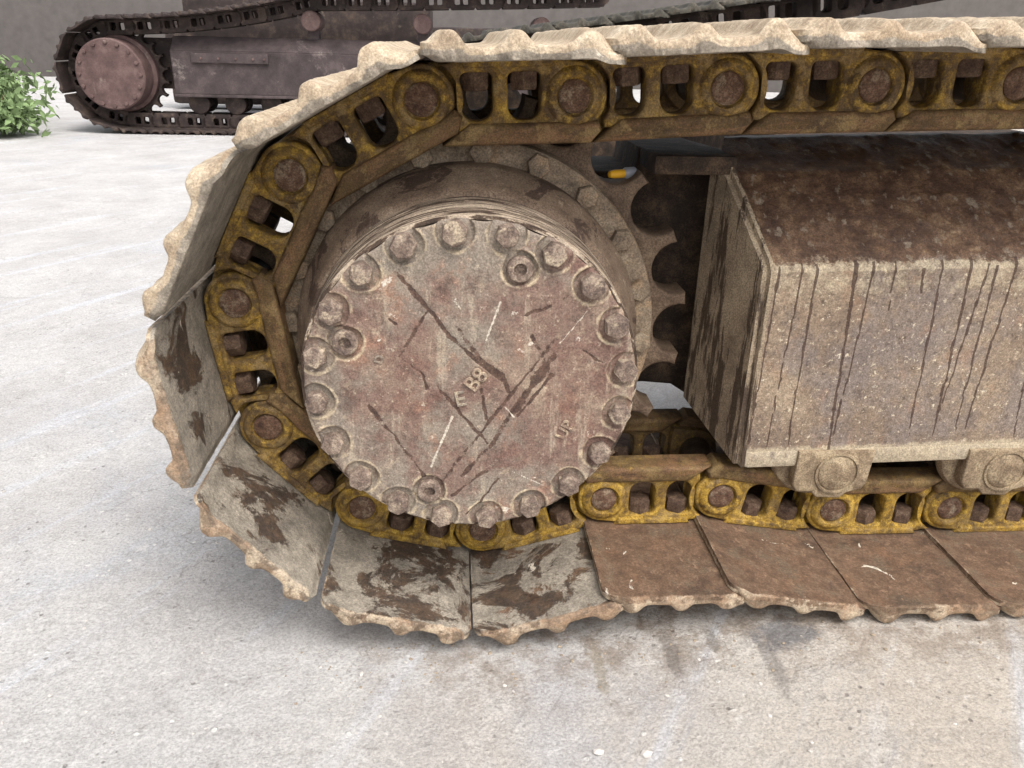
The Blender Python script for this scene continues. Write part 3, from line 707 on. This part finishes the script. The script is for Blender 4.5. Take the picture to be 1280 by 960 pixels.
# motor neck behind the sprocket, its top lug, and the inner web
obj('motor_bracket', plate('motor_bracket', [(-.15, -.14), (.24, -.14), (.29, -.16), (.335, -.158), (.39, -.163), (.44, -.195), (.50, -.20), (.50, .25), (.40, .275), (.29, .275), (.285, .235), (.20, .235), (.05, .25), (-.15, .18)], [], .19, .40, .01, 2), M['dark'], root, (0, 0, Z0))
obj('top_lug', box('top_lug', .292, .425, .085, .22, .246, .276, .006), M['dark'], root, (0, 0, Z0))
fit = obj('grease_fitting', lathe('grease_fitting', [(1e-6, -.03), (.005, -.028), (.007, -.018), (.007, 0)], 20), M['yellow'], root, (.250, .115, Z0+.243), (0, 0, math.radians(-65)))
obj('fitting_cap', lathe('fitting_cap', [(1e-6, -.012), (.006, -.010), (.0095, -.004), (.0095, .012)], 20), M['cap'], fit, (0, .008, 0))

# --- bottom rollers
ROL = lathe('roller', [(.03, -.012), (.072, -.012), (.084, -.008), (.088, 0), (.088, .006), (.084, .010), (.070, .012), (.068, .06), (.060, .07), (.060, .17), (.068, .18), (.070, .228), (.088, .234), (.088, .246), (.03, .252)], 72)
def bracket_mesh():
    bm = bm_new()
    b = plate('b', [(-.046, .045), (-.048, -.018), (-.040, -.032), (-.012, -.034), (-.002, -.045), (.040, -.047), (.052, -.036), (.076, -.030), (.084, -.018), (.088, .045)], [], -.034, -.010, .004, 2)
    bm_add(bm, b)
    bm_add(bm, lathe('c', [(1e-6, -.0372), (.030, -.0372), (.0325, -.0355), (.0330, -.0345), (.0345, -.0345), (.0350, -.0375), (.0385, -.0372), (.040, -.030)], 48), Matrix.Translation((.026, 0, .004)))
    return bm_mesh(bm, 'roller_bracket', 38)
BRK = bracket_mesh()
for k in range(6):
    x = .600 + .302*k
    r_ = obj('track_roller', ROL, M['roller'], root, (x, 0, Z0-.2135+.0), (0, random.uniform(0, 6), 0), (.86, 1, .86))
    obj('roller_bracket', BRK, M['roller'], root, (x, -.004, Z0-.2325))
obj('carrier_roller', lathe('carrier_roller', [(1e-6, -.01), (.06, -.01), (.075, 0), (.075, .24), (1e-6, .25)], 40), M['dark'], root, (1.8, 0, Z0+.30))

# ------------------------------------------------------------------ far track of the same machine
def low_link():
    out = arc(0, 0, .047, -80, 80, 6) + [(-.04, .0525), (-.16, .0525), (-.20, .045), (-.20, -.045), (-.19, -.062), (0, -.062)]
    return plate('far_link', out, [roundrect(-.0925, -.0475, -.028, .031, .012, .008, 2), roundrect(-.1615, -.1165, -.028, .031, .012, .008, 2)], 0, .05, .003, 1)
LL = low_link()
farM = dict(link=M['bgdark'], shoe=M['fardark'])
LINK_F = with_mat([LL, mirrored(LL)], M['bgdark'])
far_bottom = [(P*k+.237+P, -.331) for k in range(9, -1, -1)]
far_pins = far_bottom + WRAP[:-2] + [(.140, .395)] + top_run((.140, .395), .12, .02, 2.4)
chain(root, far_pins, 2.30, False, farM, shoe_meshes=with_mat([SHOE_LOW], M['fardark']))
FDISC = lathe('far_sprocket', [(1e-6, .08), (.33, .08), (.35, .12), (.33, .16), (1e-6, .16)], 48)
obj('sprocket', FDISC, M['dark'], root, (0, 2.3, Z0))
obj('track_frame', box('far_frame', .42, 2.4, 2.33, 2.55, -.2, .13, .02), M['dark'], root, (0, 0, Z0))
obj('cross_member', box('cross_member', .95, 1.9, .26, 2.4, -.05, .2, .03), M['dark'], root, (0, 0, Z0))

# ------------------------------------------------------------------ the machine parked behind
S2 = 1.15
back = thing('excavator_undercarriage', 'dull plum-brown crawler undercarriage of another excavator parked further back on the concrete', 'excavator track', (-3.2, 6.9+.2*S2, 0), 0, s=S2)
zb = -.37
b_bottom = [(.237+P*k, zb) for k in range(18, 0, -1)] + [(.237, zb)]
b_wrap = [(.024, -.365), (-.184, -.310), (-.328, -.153), (-.357, .058), (-.258, .250), (-.068, .352), (.148, .362)]
b_top = top_run(b_wrap[-1], .02, .070, 1.55) ; b_top = b_top + top_run(b_top[-1], .015, .004, 4.0)
bgM = dict(link=M['bgdark'], shoe=M['bgdark'])
chain(back, b_bottom+b_wrap+b_top, 0, False, bgM, shoe_meshes=with_mat([SHOE_LOW], M['bgdark']))
h2 = obj('final_drive', lathe('bg_hub', [(1e-6, -.19), (.262, -.19), (.272, -.18), (.274, 0), (.30, .02), (.30, .1)], 64), M['bghub'], back, (0, 0, Z0))
for k in range(16):
    a = math.tau*k/16; obj('bolt', CBG if k else globals().setdefault('CBG', with_mat([CB[2]], M['bghub'])[0]), M['bghub'], h2, (.24*math.cos(a), -.19, .24*math.sin(a)))
obj('sprocket', with_mat([sprocket_mesh()], M['bgdark'])[0], M['bgdark'], back, (0, 0, Z0))
def prism(name, sec, x0, x1):
    n = len(sec); v = [(x0, y, z) for y, z in sec]+[(x1, y, z) for y, z in sec]
    f = [(k, (k+1) % n, n+(k+1) % n, n+k) for k in range(n)]+[list(range(n))[::-1], [n+k for k in range(n)]]
    me = mesh(name, v, f, 0); bm = bmesh.new(); bm.from_mesh(me); bmesh.ops.recalc_face_normals(bm, faces=bm.faces)
    bmesh.ops.bevel(bm, geom=bm.edges[:], offset=.008, segments=2, affect='EDGES'); bm.to_mesh(me); bm.free(); return finish(me, 40)
f2 = obj('track_frame', prism('bg_frame', [(-.06, -.15), (-.06, .19), (.06, .30), (.2, .30), (.3, .19), (.3, -.15)], .45, 4.1), M['bgframe'], back, (0, 0, Z0))
obj('lower_lip', box('lower_lip', .45, 4.1, -.085, -.04, -.168, -.145, .006), M['bgframe'], f2)
gb = obj('guard_bar', box('guard_bar', .62, 1.24, -.085, -.062, .10, .175, .006), M['bgframe'], f2)
for x in (.70, .84, .98, 1.12, 1.21): obj('bolt', CBG, M['bghub'], gb, (x, -.085, .135), scale=(.6, .6, .6))
obj('motor_bracket', box('motor_bracket', -.2, .5, .16, .3, -.12, .28, .02), M['bgdark'], back, (0, 0, Z0))
for k in range(12):
    x = .62 + .30*k
    obj('track_roller', with_mat([ROL], M['bgdark'])[0] if k == 0 else bpy.data.objects['BGROL'].data, M['bgdark'], back, (x, 0, Z0+zb+.062+.088)).name = 'BGROL' if k == 0 else 'track_roller'
bpy.data.objects['BGROL'].name = 'track_roller'
for x in (1.60, 2.51, 3.5):
    cr = obj('carrier_roller', lathe('bg_carrier', [(1e-6, -.05), (.070, -.05), (.078, -.042), (.078, .24), (1e-6, .25)], 40), M['bghub'], back, (x, 0, Z0+.435))
    obj('support', box('support', -.045, .045, .06, .18, -.15, -.03, .01), M['bgframe'], cr)

obj('far_track_frame', box('far_track_frame', -.35, 4.2, 2.3, 2.7, -.40, .45, .05), M['bgdark'], back, (0, 0, Z0))
obj('car_body', box('car_body', .3, 2.55, .9, 2.0, .1, .63, .04), M['bgdark'], back, (0, 0, Z0))

# ------------------------------------------------------------------ far backdrop of the yard
wall = obj('yard_wall', box('yard_wall', -14, 14, 17, 17.3, 0, 3.2, .01), M['wall']); tag(wall, 'long grey rendered wall at the far side of the yard', 'wall')
def bush(x, y, h, wd, n, label):
    n *= 4
    t = thing('shrub', label, 'shrub', (x, y, 0))
    cr = rng.normal(size=(n, 3))*np.array([wd*.36, wd*.36, h*.2]) + np.array([0, 0, h*.55]); cr[:, 2] = np.clip(cr[:, 2], .03, h)
    V, F = [], []
    for c in cr:
        a, b = rng.normal(size=3), rng.normal(size=3); a /= np.linalg.norm(a); b = np.cross(a, b); b /= np.linalg.norm(b); s = rng.uniform(.02, .045); k = len(V)
        V += [c-a*s*1.4, c+b*s*.6, c+a*s*1.4, c-b*s*.6]; F.append((k, k+1, k+2, k+3))
    obj('foliage', mesh('foliage', V, F, 0), M['leaf'], t, kind='stuff')
    bm = bm_new()
    for k in range(7):
        bm_add(bm, lathe('s', [(.012, -h*.55), (.004, 0)], 6), Matrix.Translation((0, 0, 0)) @ Matrix.Rotation(rng.uniform(-.5, .5), 4, 'Y') @ Matrix.Rotation(math.radians(90)+rng.uniform(-.4, .4), 4, 'X') @ Matrix.Translation((0, h*.55, 0)) @ Matrix.Rotation(math.pi, 4, 'Z'))
    obj('stem', bm_mesh(bm, 'stem'), M['stem'], t)
bush(-4.9, 7.4, .62, .8, 900, 'broad pale green shrub beside the hub of the parked plum-brown undercarriage')
bush(-4.15, 6.55, .34, .45, 500, 'small low pale green shrub on the concrete by the parked undercarriage')

# ------------------------------------------------------------------ loose grit and chips
def stone_mesh(s, seed):
    bm = bmesh.new(); bmesh.ops.create_icosphere(bm, subdivisions=1, radius=1)
    r = np.random.default_rng(seed)
    for q in bm.verts: q.co = Vector((q.co.x*s*r.uniform(.7, 1.3), q.co.y*s*r.uniform(.6, 1.1), q.co.z*s*r.uniform(.35, .65)))
    me = bpy.data.meshes.new('stone'); bm.to_mesh(me); bm.free(); me.update(); return me
bm = bm_new(); SM = [stone_mesh(1, k) for k in range(6)]
for k in range(900):
    x, y = rng.uniform(-1.2, 1.1), -.62 + 1.6*rng.random()**1.6
    if y > -.19 and x > -.30: continue
    s = .0011 + .0032*rng.random()**5
    bm_add(bm, SM[k % 6], Matrix.Translation((x, y, gz(x, y)+s*.2)) @ Matrix.Rotation(rng.uniform(0, 6), 4, 'Z') @ Matrix.Scale(s, 4))
grit = obj('grit', bm_mesh(bm, 'grit', 0), M['stone'], kind='stuff'); tag(grit, 'fine pale grit scattered over the concrete', 'grit')
bm = bm_new()
for k in range(420):
    x = rng.uniform(-.30, 1.15); y = -.215 - .10*rng.random()**2.2 + .05*rng.random(); s = .0009 + .0030*rng.random()**5
    bm_add(bm, SM[k % 6], Matrix.Translation((x, y, gz(x, y)+s*.2)) @ Matrix.Rotation(rng.uniform(0, 6), 4, 'Z') @ Matrix.Scale(s, 4))
clods = obj('dirt_crumbs', bm_mesh(bm, 'dirt_crumbs', 0), M['clod'], kind='stuff'); tag(clods, 'dry brown dirt crumbs fallen along the foot of the track shoes', 'dirt')
for (x, y, s, lab) in [(.17, -.39, .008, 'rounded grey pebble lying on the concrete beside a flat white chip'), (.235, -.40, .009, 'flat white stone chip lying on the concrete beside a grey pebble')]:
    o = obj('stone_chip', stone_mesh(s, int(x*1000)), M['stone'], None, (x, y, gz(x, y)+s*.3)); tag(o, lab, 'stone')
